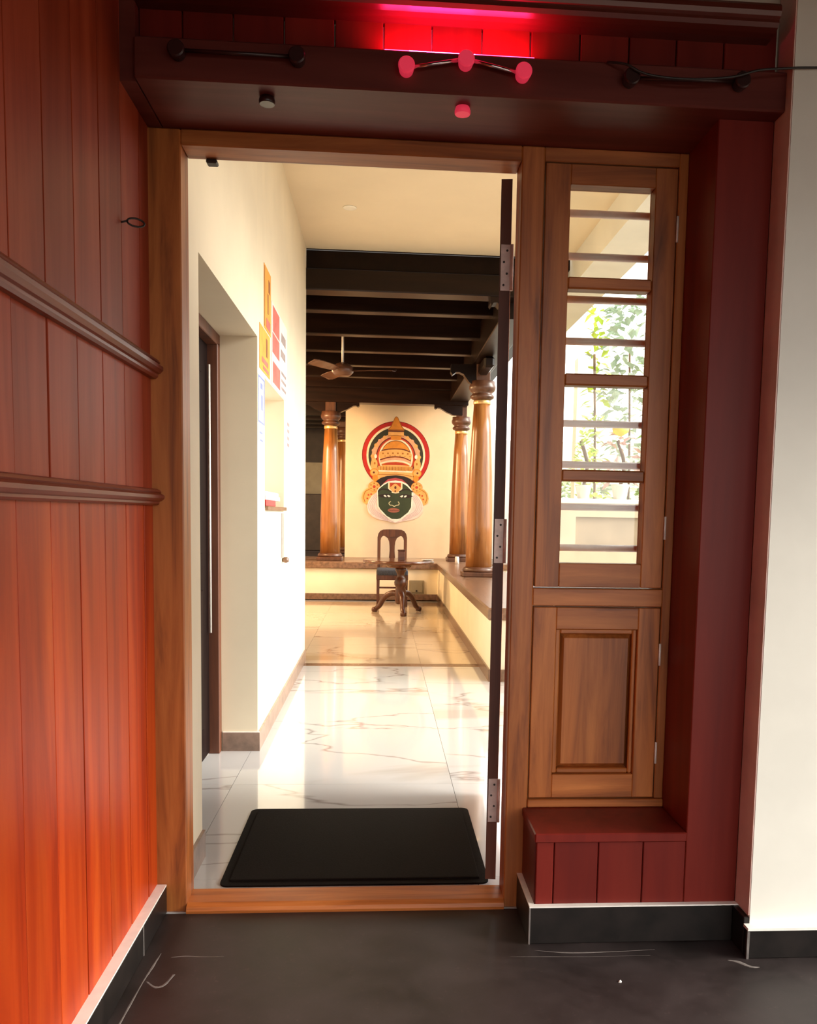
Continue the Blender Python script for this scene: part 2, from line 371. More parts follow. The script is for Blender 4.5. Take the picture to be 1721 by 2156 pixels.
# lintel beam, fascia boards and cornice above the door
lb = empty('wall_header', (0.17, 2.2, 2.03), 'dark red boarded header with beam and cornice above the doorway', 'header', kind='structure')
box('core', -0.602, 0.929, 2.046, 2.42, 2.032, 2.9, 'plaster', lb)
box('beam_return', -0.602, -0.556, 2.004, 2.26, 2.028, 2.25, 'beam_paint', lb)
box('beam', -0.556, 0.9285, 1.985, 2.26, 2.028, 2.117, 'beam_paint', lb, 0.004)
fx = [0.919, 0.791, 0.677, 0.564, 0.448, 0.332, 0.219, 0.103, -0.008, -0.119, -0.233, -0.347, -0.46, -0.556]
for a, b2 in zip(fx[1:], fx[:-1]):
    box('plank', a + 0.0014, b2 - 0.0014, 2.030, 2.046, 2.117, 2.235, 'red_paint', lb, 0.002)
cor = [(2.046, 2.196), (2.0, 2.196), (1.985, 2.199), (1.972, 2.204), (1.966, 2.212), (1.967, 2.219), (1.960, 2.223), (1.956, 2.232), (1.957, 2.243), (1.963, 2.251), (1.972, 2.254), (2.046, 2.254)]
MT['cornice'] = wood('cornice_varnish', (0.09, 0.016, 0.010), (0.14, 0.026, 0.016), (0.19, 0.04, 0.026), 'x', 0.28, 0.5, spec=0.6)
prism('cornice', cor, 'x', -0.556, 0.893, 'cornice', lb)
st(box('ceiling', -0.72, 2.45, -1.35, 2.3, 2.9, 3.0, 'dark_board'), 'unseen ceiling, dark to cut bounced light, over the space before the door', 'ceiling')  # out of view; boards made dark to lower the bounced light
# unseen walls added around the front room; their openings shape its daylight
wbk = empty('wall_back', (0.8, -1.3, 0), 'unseen wall added behind, its wide entrance shaping the daylight', 'wall', kind='structure')
box('wall_section', -0.72, 2.45, -1.35, -1.2, 2.1, 2.9, 'red_paint', wbk)  # dark red so less light bounces above the entrance
box('wall_section', -0.72, -0.3, -1.35, -1.2, 0, 2.1, 'plaster', wbk)
box('wall_section', 2.2, 2.45, -1.35, -1.2, 0, 2.1, 'plaster', wbk)
ws = empty('wall_side', (2.4, 0.4, 0), 'unseen side wall added with a low wide opening to shape daylight', 'wall', kind='structure')
box('wall_section', 2.3, 2.45, -1.2, 1.956, 1.75, 2.9, 'red_paint', ws)  # upper part kept dark red to lower the bounce
box('wall_section', 2.3, 2.45, -1.2, -0.6, 0, 1.75, 'plaster', ws)

# ================================================================== DOOR FRAME, LEAF, SIDE WINDOW
YB = 2.31
d1 = empty('door_1', (-0.08, YF, 0), 'teak doorway with the hinged leaf swung open', 'door', kind='structure')
box('jamb', -0.601, -0.511, YF, YB, 0.0, 2.027, 'teak', d1, 0.003)
box('jamb', 0.350, 0.4095, YF, YB, 0.0, 2.027, 'teak', d1, 0.003)
box('head', -0.511, 0.350, YF, YB, 1.988, 2.027, 'teak_h', d1, 0.003)
prism('threshold', [(YF - 0.012, 0.0), (YF - 0.014, 0.008), (YF - 0.009, 0.017), (YF + 0.004, 0.025), (YB - 0.003, 0.027), (YB, 0.024), (YB, 0.0)], 'x', -0.511, 0.350, 'teak_h', d1)
# opened leaf, hung on the right jamb
th = math.radians(8.4)
leaf_dir = Vector((math.sin(th), math.cos(th), 0)); leaf_n = Vector((math.cos(th), -math.sin(th), 0))
hp = Vector((0.3265, 2.328, 0))
def leaf_pt(s, t, z): return tuple(hp + leaf_dir * s + leaf_n * t + Vector((0, 0, z)))
def leaf_box(name, s0, s1, t0, t1, z0, z1, mat, parent):
    v = [leaf_pt(s0, t0, z0), leaf_pt(s1, t0, z0), leaf_pt(s1, t1, z0), leaf_pt(s0, t1, z0), leaf_pt(s0, t0, z1), leaf_pt(s1, t0, z1), leaf_pt(s1, t1, z1), leaf_pt(s0, t1, z1)]
    return link(name, v, BF, mat, parent)
leaf = leaf_box('leaf', 0.0, 0.10, -0.015, 0.015, 0.035, 1.982, 'teak_dark', d1); leaf['label'] = 'dark edge of the opened door leaf'
leaf_box('stile', 0.74, 0.84, -0.015, 0.015, 0.035, 1.982, 'teak', leaf)
for z0, z1 in ((0.035, 0.20), (0.62, 0.72), (1.25, 1.35), (1.87, 1.982)):
    leaf_box('rail', 0.10, 0.74, -0.015, 0.015, z0, z1, 'teak_h', leaf)
for z0, z1 in ((0.20, 0.62), (0.72, 1.25), (1.35, 1.87)):
    leaf_box('panel', 0.10, 0.74, -0.008, 0.008, z0, z1, 'teak', leaf)
for z0, z1 in ((1.689, 1.810), (0.950, 1.072), (0.207, 0.333)):
    h = box('hinge', 0.3145, 0.3405, 2.3235, 2.3265, z0, z1, 'steel', d1)
    tube('knuckle', [(0.3435, 2.322, z0), (0.3435, 2.322, z1)], 0.0048, 'steel', h, 10)
    for k in range(4):
        zc = z0 + (z1 - z0) * (0.12 + 0.25 * k); xc = 0.331 if k % 2 == 1 else 0.3225
        o = link('screw', [(xc + 0.0032 * math.cos(a), 2.3235 - dy, zc + 0.0032 * math.sin(a)) for dy in (0.0, 0.0012) for a in [2 * PI * q / 8 for q in range(8)]],
             [tuple(range(8)), tuple(range(8, 16))] + [(q, (q + 1) % 8, 8 + (q + 1) % 8, 8 + q) for q in range(8)], 'screw', h)
o = box('stopper', -0.464, -0.436, 2.300, 2.330, 1.9775, 1.9885, 'black_plastic', d1, 0.003)
o['label'] = 'small black rubber stopper under the door head'

w1 = empty('window_1', (0.59, YF, 0.284), 'narrow teak side window of four stacked panes over a panel shutter', 'window', kind='structure')
box('post', 0.7645, 0.789, YF + 0.002, YB, 0.307, 2.027, 'teak', w1, 0.002)
box('frame_head', 0.4095, 0.7645, YF + 0.002, YB, 1.992, 2.027, 'teak_h', w1, 0.002)
box('transom', 0.4095, 0.7645, YF + 0.001, YB, 0.842, 0.889, 'teak_h', w1, 0.002)
box('frame_sill', 0.4095, 0.789, YF - 0.004, YB, 0.285, 0.307, 'teak_h', w1, 0.002)
# glazed sash
sash = box('sash', 0.4135, 0.479, YF + 0.003, YF + 0.05, 0.893, 1.989, 'teak', w1, 0.002)
box('stile', 0.7035, 0.762, YF + 0.003, YF + 0.05, 0.893, 1.989, 'teak', sash, 0.002)
box('rail', 0.479, 0.7035, YF + 0.003, YF + 0.05, 1.938, 1.989, 'teak_h', sash, 0.002)
box('rail', 0.479, 0.7035, YF + 0.003, YF + 0.05, 0.893, 0.957, 'teak_h', sash, 0.002)
for zc in (1.692, 1.444, 1.192):
    box('glazing_bar', 0.479, 0.7035, YF + 0.005, YF + 0.048, zc - 0.0155, zc + 0.0155, 'teak_h', sash, 0.004)
zz = [0.957, 1.1765, 1.2075, 1.4285, 1.4595, 1.6765, 1.7075, 1.938]
for k in range(4):
    box('pane', 0.479, 0.7035, YF + 0.040, YF + 0.043, zz[2 * k], zz[2 * k + 1], 'glass', sash)
for zc, hl in ((1.835, 0.033), (1.056, 0.031)):
    tube('hinge', [(0.7633, YF - 0.001, zc - hl), (0.7633, YF - 0.001, zc + hl)], 0.0032, 'bright_steel', w1, 8)
# steel grille rods behind the panes
for zc in (1.916, 1.801, 1.685, 1.571, 1.458, 1.344, 1.229, 1.110, 0.994):
    tube('grille_bar', [(0.40, 2.372, zc), (0.80, 2.372, zc)], 0.0102, 'bright_steel', w1, 10)
# lower shutter with a raised panel
shut = box('shutter', 0.4125, 0.476, YF + 0.003, YF + 0.045, 0.310, 0.838, 'teak', w1, 0.002)
box('stile', 0.702, 0.762, YF + 0.003, YF + 0.045, 0.310, 0.838, 'teak', shut, 0.002)
box('rail', 0.476, 0.702, YF + 0.003, YF + 0.045, 0.778, 0.838, 'teak_h', shut, 0.002)
box('rail', 0.476, 0.702, YF + 0.003, YF + 0.045, 0.310, 0.376, 'teak_h', shut, 0.002)
def frustum(name, r0, y0, r1, y1, mat, parent):
    (a0, a1, b0, b1), (c0, c1, e0, e1) = r0, r1
    v = [(a0, y0, b0), (a1, y0, b0), (a1, y0, b1), (a0, y0, b1), (c0, y1, e0), (c1, y1, e0), (c1, y1, e1), (c0, y1, e1)]
    return link(name, v, BF, mat, parent)
box('moulding', 0.476, 0.490, YF + 0.014, YF + 0.04, 0.376, 0.778, 'teak', shut, 0.003)
box('moulding', 0.690, 0.702, YF + 0.014, YF + 0.04, 0.376, 0.778, 'teak', shut, 0.003)
box('moulding', 0.490, 0.690, YF + 0.014, YF + 0.04, 0.764, 0.778, 'teak_h', shut, 0.003)
box('moulding', 0.490, 0.690, YF + 0.014, YF + 0.04, 0.376, 0.390, 'teak_h', shut, 0.003)
frustum('panel', (0.488, 0.692, 0.388, 0.766), YF + 0.036, (0.502, 0.680, 0.402, 0.752), YF + 0.018, 'teak', shut)
for zc, hl in ((0.711, 0.03), (0.437, 0.03)):
    tube('hinge', [(0.7633, YF - 0.001, zc - hl), (0.7633, YF - 0.001, zc + hl)], 0.0032, 'bright_steel', w1, 8)

# ================================================================== THINGS ON THE HEADER
def knob_rail(name, knobs, label, mat_k, mat_r, group='knob rails on the beam', rbend=None):
    x0, z0 = knobs[len(knobs) // 2]
    e = empty(name, (x0, 1.985, z0), label, 'knob rail', group)
    for x, z in knobs:
        k = link('knob', [(x + 0.0185 * s * math.cos(a), y, z + 0.0185 * s * math.sin(a)) for y, s in ((1.985, 0.85), (1.962, 1.0), (1.958, 1.0), (1.955, 0.86)) for a in [2 * PI * q / 24 for q in range(24)]],
                 [tuple(range(24)), tuple(range(72, 96))] + [(r * 24 + q, r * 24 + (q + 1) % 24, (r + 1) * 24 + (q + 1) % 24, (r + 1) * 24 + q) for r in range(3) for q in range(24)], mat_k, e)
    for (xa, za), (xb, zb) in zip(knobs[:-1], knobs[1:]):
        tube('rod', [(xa + 0.016, 1.968, za), (xb - 0.016, 1.968, zb)], 0.0042, mat_r, e, 8)
    return e
MT['knob_dark'] = paint('knob_dark', (0.035, 0.012, 0.011, 1), 0.3, 0.2, 30)
MT['rod_dark'] = paint('rod_dark', (0.03, 0.010, 0.009, 1), 0.3, 0.2, 30)
MT['rod_chrome'] = paint('rod_chrome', (0.75, 0.6, 0.62, 1), 0.18, 0.05, 30, metal=1.0)
knob_rail('knob_rail', [(-0.458, 2.081), (-0.197, 2.081)], 'dark two-knob rail on the beam beside the board wall', 'knob_dark', 'rod_dark')
knob_rail('knob_rail', [(0.044, 2.073), (0.177, 2.093), (0.307, 2.074)], 'three-knob rail glowing pink at the middle of the beam', 'knob_glow', 'rod_chrome')
knob_rail('knob_rail', [(0.554, 2.076), (0.811, 2.081)], 'dark two-knob rail on the beam beside the white wall, under the cable', 'knob_dark', 'rod_dark')
def soffit_knob(x, y, mat, label):
    o = lathe('soffit_knob', [(0.017, 2.012), (0.0185, 2.0145), (0.0185, 2.02), (0.016, 2.028)], (x, y), mat)
    tag(o, label, 'knob', 'knobs under the beam')
soffit_knob(-0.273, 2.045, 'knob_dark', 'dark round knob under the beam')
soffit_knob(0.178, 2.045, 'knob_glow', 'pink glowing round knob under the beam')
cb = tube('cable', smooth_pts([(0.50, 1.978, 2.112), (0.536, 1.955, 2.098), (0.564, 1.948, 2.081), (0.602, 1.945, 2.071), (0.668, 1.945, 2.068), (0.733, 1.945, 2.072), (0.788, 1.945, 2.080), (0.842, 1.945, 2.096), (0.909, 1.948, 2.105), (0.976, 1.950, 2.111), (1.25, 1.951, 2.125), (1.75, 1.951, 2.13), (2.295, 1.951, 2.15)], 5), 0.0026, 'black_plastic')
tag(cb, 'thin black cable slung along the beam to the white wall', 'cable')
# LED strip lying on top of the beam: washes the fascia boards and the cornice from below
ls = empty('led_strip', (0.16, 1.998, 2.117), 'pink and violet LED strip glowing on top of the beam', 'light strip')
box('strip_end', -0.005, 0.05, 1.993, 2.003, 2.1175, 2.1205, 'led', ls)
box('strip_middle', 0.05, 0.20, 1.993, 2.003, 2.1175, 2.1205, 'led_violet', ls)
box('strip_end', 0.20, 0.335, 1.993, 2.003, 2.1175, 2.1205, 'led', ls)
lamp('led_glow', 'AREA', (0.16, 1.998, 2.124), 1.6, (1.0, 0.015, 0.09), 0.34, (0.16, 2.0, 2.3), 0.01)
# little wire eye on the board wall
hk = empty('wall_hook', (-0.59, 2.0, 1.725), 'small dark wire eye hook screwed into the board wall', 'hook')
tube('shank', [(-0.592, 1.997, 1.722), (-0.578, 2.0, 1.726)], 0.0022, 'screw', hk, 8)
tube('eye', [(-0.578 + 0.026 * (1 - math.cos(a)) * 0.6, 2.0 + 0.016 * math.sin(a) * 0.5 + 0.012 * (1 - math.cos(a)), 1.727 + 0.011 * math.sin(a)) for a in [2 * PI * q / 20 for q in range(20)]], 0.0022, 'screw', hk, 8)

# ================================================================== CORRIDOR SHELL
XW = -0.548
wc = empty('wall_corridor', (XW, 4.2, 0), 'cream left wall of the corridor with doorway and service window', 'wall', kind='structure')
TK = 0.20
box('wall_section', XW - TK, XW, 2.311, 2.600, 0, 2.93, 'cream', wc)
box('wall_section', XW - TK, XW, 2.600, 3.786, 1.840, 2.93, 'cream', wc)
box('wall_section', XW - TK, XW, 3.786, 4.02, 0, 2.93, 'cream', wc)
box('wall_section', XW - TK, XW, 4.02, 4.80, 1.70, 2.93, 'cream', wc)
box('wall_section', XW - TK, XW, 4.02, 4.80, 0, 1.10, 'cream', wc)
box('wall_section', XW - TK, XW, 4.80, 6.143, 0, 2.93, 'cream', wc)
bb = empty('baseboard_corridor', (XW, 4.2, 0), 'brown tile skirting along the corridor wall', 'skirting', kind='structure')
box('tile', XW, XW + 0.010, 2.312, 2.600, 0, 0.085, 'skirt_tile', bb)
box('tile', XW - 0.155, XW + 0.010, 3.776, 3.786, 0, 0.085, 'skirt_tile', bb)
for a, b2 in ((3.786, 4.66), (4.662, 5.53), (5.532, 6.143)):
    box('tile', XW, XW + 0.010, a, b2, 0, 0.085, 'skirt_tile', bb)
box('ledge', XW - 0.155, XW + 0.008, 3.778, 3.787, 0.085, 0.088, 'white_strip', bb)
# dark doorway in the corridor wall: black leaf stands in for unlit room
d2 = empty('door_2', (-0.74, 3.2, 0), 'dark brown door frame in the corridor wall, black fill standing for the unlit room', 'door', kind='structure')
box('jamb', -0.76, -0.708, 3.735, 3.7855, 0, 1.80, 'teak_dark', d2, 0.003)
box('jamb', -0.76, -0.708, 2.601, 2.65, 0, 1.80, 'teak_dark', d2, 0.003)
box('head', -0.76, -0.708, 2.601, 3.7855, 1.79, 1.8395, 'teak_dark', d2, 0.003)
MT['doorway_shade'] = wood('doorway_shade', (0.006, 0.0022, 0.0018), (0.009, 0.0035, 0.003), (0.014, 0.006, 0.005), 'z', 0.6, spec=0.1)  # near-black colour stands for the dark of the room beyond
lf2 = box('leaf', -0.80, -0.752, 2.652, 3.733, 0.01, 1.788, 'doorway_shade', d2)
for z0, z1 in ((0.15, 0.75), (0.9, 1.65)):
    box('panel', -0.752, -0.744, 2.80, 3.58, z0, z1, 'doorway_shade', lf2, 0.006)
tube('light_edge', [(-0.738, 3.70, 0.55), (-0.738, 3.70, 1.70)], 0.005, 'bright_steel', lf2, 8)  # pale rod standing in for a bright edge of light
# service window shelf and its things
win2 = empty('window_2', (XW - 0.1, 4.4, 1.1), 'small service window opening in the corridor wall with brown shelf', 'window', kind='structure')
box('shelf', XW - TK, XW + 0.018, 4.03, 4.79, 1.088, 1.108, 'brown_stone', win2, 0.003)
box('shutter', XW - TK - 0.03, XW - TK - 0.002, 3.98, 4.84, 1.08, 1.72, 'white_plastic', win2)
for k, (m_, dz, x1, y0, y1) in enumerate((('ink_red_book', 0.030, 0.004, 4.05, 4.40), ('paper', 0.022, 0.0, 4.06, 4.62), ('paper', 0.02, -0.006, 4.10, 4.60))):
    z0 = 1.108 + (0, 0.030, 0.052)[k]
    o = box('book', XW - 0.15, XW + x1, y0, y1, z0, z0 + dz, m_, None, 0.002)
    tag(o, ('red covered book lying lowest on the service window shelf', 'white paper pad on top of the red book', 'white folder topmost of the pile on the service window shelf')[k], 'book', 'books on the service window shelf')
sp = empty('wall_strap', (XW, 4.72, 0.82), 'grey strap with a brown end hanging under the service window shelf', 'strap')
box('strap', XW + 0.0005, XW + 0.006, 4.68, 4.76, 0.83, 1.075, 'grey_plastic', sp, 0.001)
lathe('end_knob', [(0.006, 0.800), (0.018, 0.806), (0.018, 0.826), (0.008, 0.832)], (XW + 0.019, 4.72), 'brown_stone', sp, 12)
# notices pasted on the corridor wall
def poster(name, y0, y1, z0, z1, base, label, marks, x=XW):
    e = empty(name, (x, (y0 + y1) / 2, z0), label, 'poster', 'notices on the corridor wall')
    box('sheet', x + 0.0005, x + 0.002, y0, y1, z0, z1, base, e)
    for a0, a1, c0, c1, mt in marks:
        box('print', x + 0.002, x + 0.0028, y0 + (y1 - y0) * a0, y0 + (y1 - y0) * a1, z0 + (z1 - z0) * c0, z0 + (z1 - z0) * c1, mt, e)
poster('poster', 3.99, 4.225, 1.925, 2.212, 'paper_orange', 'tall orange notice pasted highest on the corridor wall',
       [(0.05, 0.10, 0.03, 0.97, 'paper_orange_dark'), (0.62, 0.86, 0.66, 0.86, 'paper_orange_dark'), (0.5, 0.62, 0.30, 0.62, 'paper_orange_dark'), (0.3, 0.9, 0.05, 0.2, 'paper_red')])
poster('poster', 3.845, 4.19, 1.718, 1.915, 'paper_orange', 'smaller orange notice with a dark figure, below the tall orange one',
       [(0.60, 0.74, 0.42, 0.85, 'paper_orange_dark'), (0.2, 0.8, 0.20, 0.32, 'paper_red'), (0.3, 0.85, 0.06, 0.14, 'paper_red')])
poster('poster', 4.265, 4.93, 1.708, 2.11, 'paper', 'red and white notice nearest the hall on the corridor wall',
       [(0.05, 0.45, 0.66, 0.97, 'paper_red'), (0.03, 0.45, 0.40, 0.64, 'paper_red'), (0.05, 0.5, 0.04, 0.30, 'paper_red')] +
       [(0.58, 0.92, 0.08 + 0.10 * k, 0.12 + 0.10 * k, 'ink_grey') for k in range(3)] + [(0.55, 0.85, 0.50, 0.60, 'ink_grey'), (0.58, 0.88, 0.70, 0.82, 'ink_grey')])
poster('poster', 3.795, 4.005, 1.475, 1.685, 'paper', 'white notice with a blue border beside the service window',
       [(0.02, 0.98, 0.95, 0.99, 'ink_blue'), (0.02, 0.98, 0.01, 0.05, 'ink_blue'), (0.02, 0.12, 0.05, 0.95, 'ink_blue'), (0.88, 0.98, 0.05, 0.95, 'ink_blue'), (0.35, 0.65, 0.74, 0.86, 'ink_blue'), (0.45, 0.70, 0.30, 0.62, 'ink_blue')])
poster('poster', 3.80, 3.985, 1.385, 1.468, 'paper', 'little white slip under the blue bordered notice', [(0.2, 0.7, 0.55, 0.65, 'ink_blue'), (0.3, 0.8, 0.15, 0.25, 'ink_blue')])
poster('poster', 4.86, 5.12, 1.425, 1.615, 'paper', 'narrow notice with four small marks past the service window',
       [(0.3, 0.75, 0.80, 0.90, 'ink_grey'), (0.3, 0.75, 0.60, 0.70, 'ink_grey'), (0.3, 0.75, 0.38, 0.48, 'ink_grey'), (0.3, 0.75, 0.18, 0.28, 'ink_grey')])

# marble floor laid in big square tiles
fc = st(box('floor_corridor', -3.0, 4.2, 2.215, 15.2, -0.12, -0.012, 'grout'), 'polished white marble tiled floor of the corridor and hall', 'floor')
T = 0.8745
ys = [2.2205] + [3.300 + T * k for k in range(-1, 9) if 3.300 + T * k > 2.3]
xs = [-0.576 + T * k for k in range(-2, 4)]
for j in range(len(ys) - 1):
    for i in range(len(xs) - 1):
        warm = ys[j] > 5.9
        box('tile', xs[i] + 0.0008, xs[i + 1] - 0.0008, ys[j] + 0.0008, ys[j + 1] - 0.0008, -0.012, 0.0, 'marble_warmlit' if warm else 'marble', fc)
box('border_strip', XW, 0.72, 5.93, 6.035, -0.011, 0.0006, 'brown_stone', fc)

# corridor ceiling and downlight
st(box('ceiling_corridor', XW - TK, 1.34, 2.311, 6.143, 2.93, 3.05, 'ceil'), 'smooth cream ceiling of the corridor', 'ceiling')
dl = lathe('ceiling_downlight', [(0.030, 2.924), (0.040, 2.926), (0.043, 2.9295)], (-0.213, 5.315), 'lamp_disc')
tag(dl, 'small round downlight flush in the cream ceiling', 'ceiling light')

# doormat
mt = empty('doormat', (-0.055, 2.69, 0), 'black rubber doormat on the marble just inside the threshold', 'doormat')
mo = box('pad', -0.430, 0.305, 2.40, 2.98, 0.0, 0.010, 'rubber', mt, 0.004, 2)
def ring_poly(x0, x1, y0, y1, r, n=6):
    out = []
    for cx_, cy_, a in ((x1 - r, y1 - r, 0), (x0 + r, y1 - r, 90), (x0 + r, y0 + r, 180), (x1 - r, y0 + r, 270)):
        for k in range(n + 1):
            q = math.radians(a + 90 * k / n); out.append((cx_ + r * math.cos(q), cy_ + r * math.sin(q)))
    return out
prism('rim', ring_poly(-0.455, 0.330, 2.372, 3.008, 0.025), 'z', 0.0, 0.005, 'rubber', mt)

# ================================================================== THE PILLARED HALL
st(box('wall_hall_left', -2.5, -2.4, 6.143, 15.2, 0, 2.95, 'cream'), 'cream far left wall of the pillared hall', 'wall')
st(box('wall_hall_front', -2.4, XW - TK, 6.043, 6.143, 0, 2.95, 'cream'), 'cream wall closing the hall beside the corridor', 'wall')
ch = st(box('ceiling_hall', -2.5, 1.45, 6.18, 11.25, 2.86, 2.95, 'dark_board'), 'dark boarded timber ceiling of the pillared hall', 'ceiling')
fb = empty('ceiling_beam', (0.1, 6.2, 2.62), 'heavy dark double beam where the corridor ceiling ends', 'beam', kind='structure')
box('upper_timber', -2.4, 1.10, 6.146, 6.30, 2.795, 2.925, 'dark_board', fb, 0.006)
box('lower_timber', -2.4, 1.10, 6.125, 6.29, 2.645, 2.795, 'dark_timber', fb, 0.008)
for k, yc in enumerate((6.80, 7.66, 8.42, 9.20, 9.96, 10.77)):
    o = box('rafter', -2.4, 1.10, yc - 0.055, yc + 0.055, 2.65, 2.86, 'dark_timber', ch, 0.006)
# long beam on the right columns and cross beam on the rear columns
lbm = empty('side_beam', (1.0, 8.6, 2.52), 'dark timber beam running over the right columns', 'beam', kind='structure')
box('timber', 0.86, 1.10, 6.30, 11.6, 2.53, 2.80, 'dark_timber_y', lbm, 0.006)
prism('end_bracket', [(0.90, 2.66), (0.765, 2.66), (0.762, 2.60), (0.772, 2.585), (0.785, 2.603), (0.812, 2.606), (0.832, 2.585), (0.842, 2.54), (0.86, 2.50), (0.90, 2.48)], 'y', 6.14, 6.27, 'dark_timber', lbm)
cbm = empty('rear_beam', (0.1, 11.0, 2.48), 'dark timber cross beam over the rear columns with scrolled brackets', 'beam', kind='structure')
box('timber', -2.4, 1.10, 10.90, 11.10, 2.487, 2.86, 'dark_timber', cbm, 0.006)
for s, cx_ in ((1, -0.66), (-1, -0.66), (-1, 1.03)):
    def q(dx, z): return (cx_ + s * dx, z)
    prism('bracket', [q(0.0, 2.50), q(0.36, 2.50), q(0.365, 2.455), q(0.345, 2.44), q(0.32, 2.455), q(0.29, 2.452), q(0.25, 2.43), q(0.20, 2.40), q(0.16, 2.385), q(0.13, 2.37), q(0.0, 2.37)], 'y', 10.95, 11.05, 'dark_timber', cbm)
# benches
fbn = empty('bench_plinth', (0.1, 11.2, 0), 'raised cream plinth with brown stone seat below the mural', 'plinth', kind='structure')
box('plinth', -2.4, 1.6, 10.60, 11.85, 0.0, 0.392, 'cream', fbn)
box('skirting', -2.4, 0.718, 10.588, 10.60, 0, 0.075, 'brown_stone', fbn)
box('slab', -2.4, 1.65, 10.565, 11.85, 0.392, 0.472, 'brown_stone', fbn, 0.008)
rbn = empty('bench_plinth', (0.95, 7.9, 0), 'long raised cream plinth with brown stone seat along the right columns', 'plinth', kind='structure')
box('plinth', 0.722, 1.30, 5.40, 10.60, 0, 0.405, 'cream', rbn)
box('skirting', 0.712, 0.722, 5.39, 10.588, 0, 0.078, 'brown_stone', rbn)
box('skirting', 0.712, 1.30, 5.388, 5.40, 0, 0.078, 'brown_stone', rbn)
box('slab', 0.697, 1.34, 5.37, 10.564, 0.405, 0.486, 'brown_stone', rbn, 0.010)
sk = empty('wall_socket', (0.455, 10.60, 0.05), 'olive metal electrical panel low on the plinth behind the chair', 'socket')
box('plate', 0.361, 0.550, 10.585, 10.60, 0.085, 0.252, 'olive_wall', sk, 0.003)
box('cover', 0.38, 0.531, 10.580, 10.585, 0.10, 0.237, 'olive_wall', sk, 0.002)
box('latch', 0.445, 0.465, 10.576, 10.580, 0.11, 0.13, 'screw', sk)

# turned timber columns
def column(x, y, z0, label, sc=1.0, ztop=2.54, brackets=True):
    e = empty('timber_column', (x, y, z0), label, 'column', 'turned timber columns of the hall')
    s = sc
    b0 = box('base', x - 0.165 * s, x + 0.165 * s, y - 0.165 * s, y + 0.165 * s, z0, z0 + 0.045, 'column_dark', e, 0.008)
    lathe('base_ring', [(0.15 * s, z0 + 0.045), (0.16 * s, z0 + 0.06), (0.15 * s, z0 + 0.085), (0.132 * s, z0 + 0.095)], (x, y), 'column_dark', e)
    lathe('shaft', [(0.130 * s, z0 + 0.095), (0.127 * s, z0 + 0.5), (0.115 * s, z0 + 0.95), (0.096 * s, z0 + 1.40), (0.080 * s, 2.155)], (x, y), 'column_wood', e, 32)
    lathe('collar', [(0.082 * s, 2.155), (0.085 * s, 2.16), (0.085 * s, 2.188), (0.082 * s, 2.193)], (x, y), 'brass', e, 32)
    lathe('capital', [(0.075 * s, 2.193), (0.085 * s, 2.20), (0.112 * s, 2.215), (0.118 * s, 2.235), (0.10 * s, 2.25), (0.095 * s, 2.262), (0.115 * s, 2.28), (0.128 * s, 2.30), (0.13 * s, 2.325), (0.12 * s, 2.345), (0.12 * s, 2.375)], (x, y), 'column_dark', e, 32)
    box('block', x - 0.066 * s, x + 0.066 * s, y - 0.066 * s, y + 0.066 * s, 2.375, ztop, 'column_dark', e, 0.004)
    return e
column(-0.66, 11.0, 0.472, 'turned timber column left of the mural, on the far plinth')
c2 = column(0.965, 8.25, 0.486, 'turned timber column standing near on the right plinth')
column(1.045, 11.25, 0.472, 'turned timber column right of the mural, at the plinth corner')
column(-0.60, 13.0, 0.472, 'shaded timber column half hidden behind the mural wall', 1.0, 2.54)
prism('bracket', [(0.95, 2.53), (0.655, 2.53), (0.650, 2.455), (0.668, 2.425), (0.70, 2.45), (0.735, 2.452), (0.775, 2.435), (0.80, 2.40), (0.83, 2.36), (0.88, 2.33), (0.95, 2.33)], 'y', 8.20, 8.30, 'dark_timber', c2)
box('bracket', 0.915, 1.015, 7.75, 8.75, 2.43, 2.53, 'dark_timber_y', c2, 0.02)

# mural wall and dark room behind
MT['cream_warmlit'] = paint('warmlit_wall', (0.84, 0.69, 0.49, 1), 0.6, 0.05, 2.5)  # cream wall copy with the warm lamp light put into its colour
st(box('wall_mural', -0.505, 1.28, 11.80, 11.95, 0.472, 2.86, 'cream_warmlit'), 'warm cream wall that carries the painted face', 'wall')
st(box('wall_rear', -2.5, 1.28, 15.1, 15.2, 0, 2.9, 'dark_cabinet'), 'dark rear wall of the room behind the mural', 'wall')
st(box('wall_rear_band', -2.4, -0.9, 14.0, 14.1, 1.39, 1.90, 'olive_wall'), 'olive grey wall band in the dark room behind the mural', 'wall')
st(box('floor_rear', -2.4, -0.2, 11.86, 15.1, 0.0, 0.47, 'dark_cabinet'), 'dark raised floor of the rear room', 'floor')
st(box('ceiling_rear', -2.5, 1.3, 11.26, 15.2, 2.3 + 0.56, 2.95, 'dark_board'), 'dark timber ceiling over the rear room', 'ceiling')
for k in range(4):
    o = box('rafter', -2.4, -0.52, 12.1 + 0.6 * k, 12.22 + 0.6 * k, 2.45, 2.86, 'dark_timber', bpy.data.objects['ceiling_rear'])
bpk = box('cupboard', -1.7, -0.85, 13.7, 13.98, 0.472, 1.38, 'dark_cabinet', None, 0.01)
tag(bpk, 'dark cupboard under the olive band in the rear room', 'cupboard')

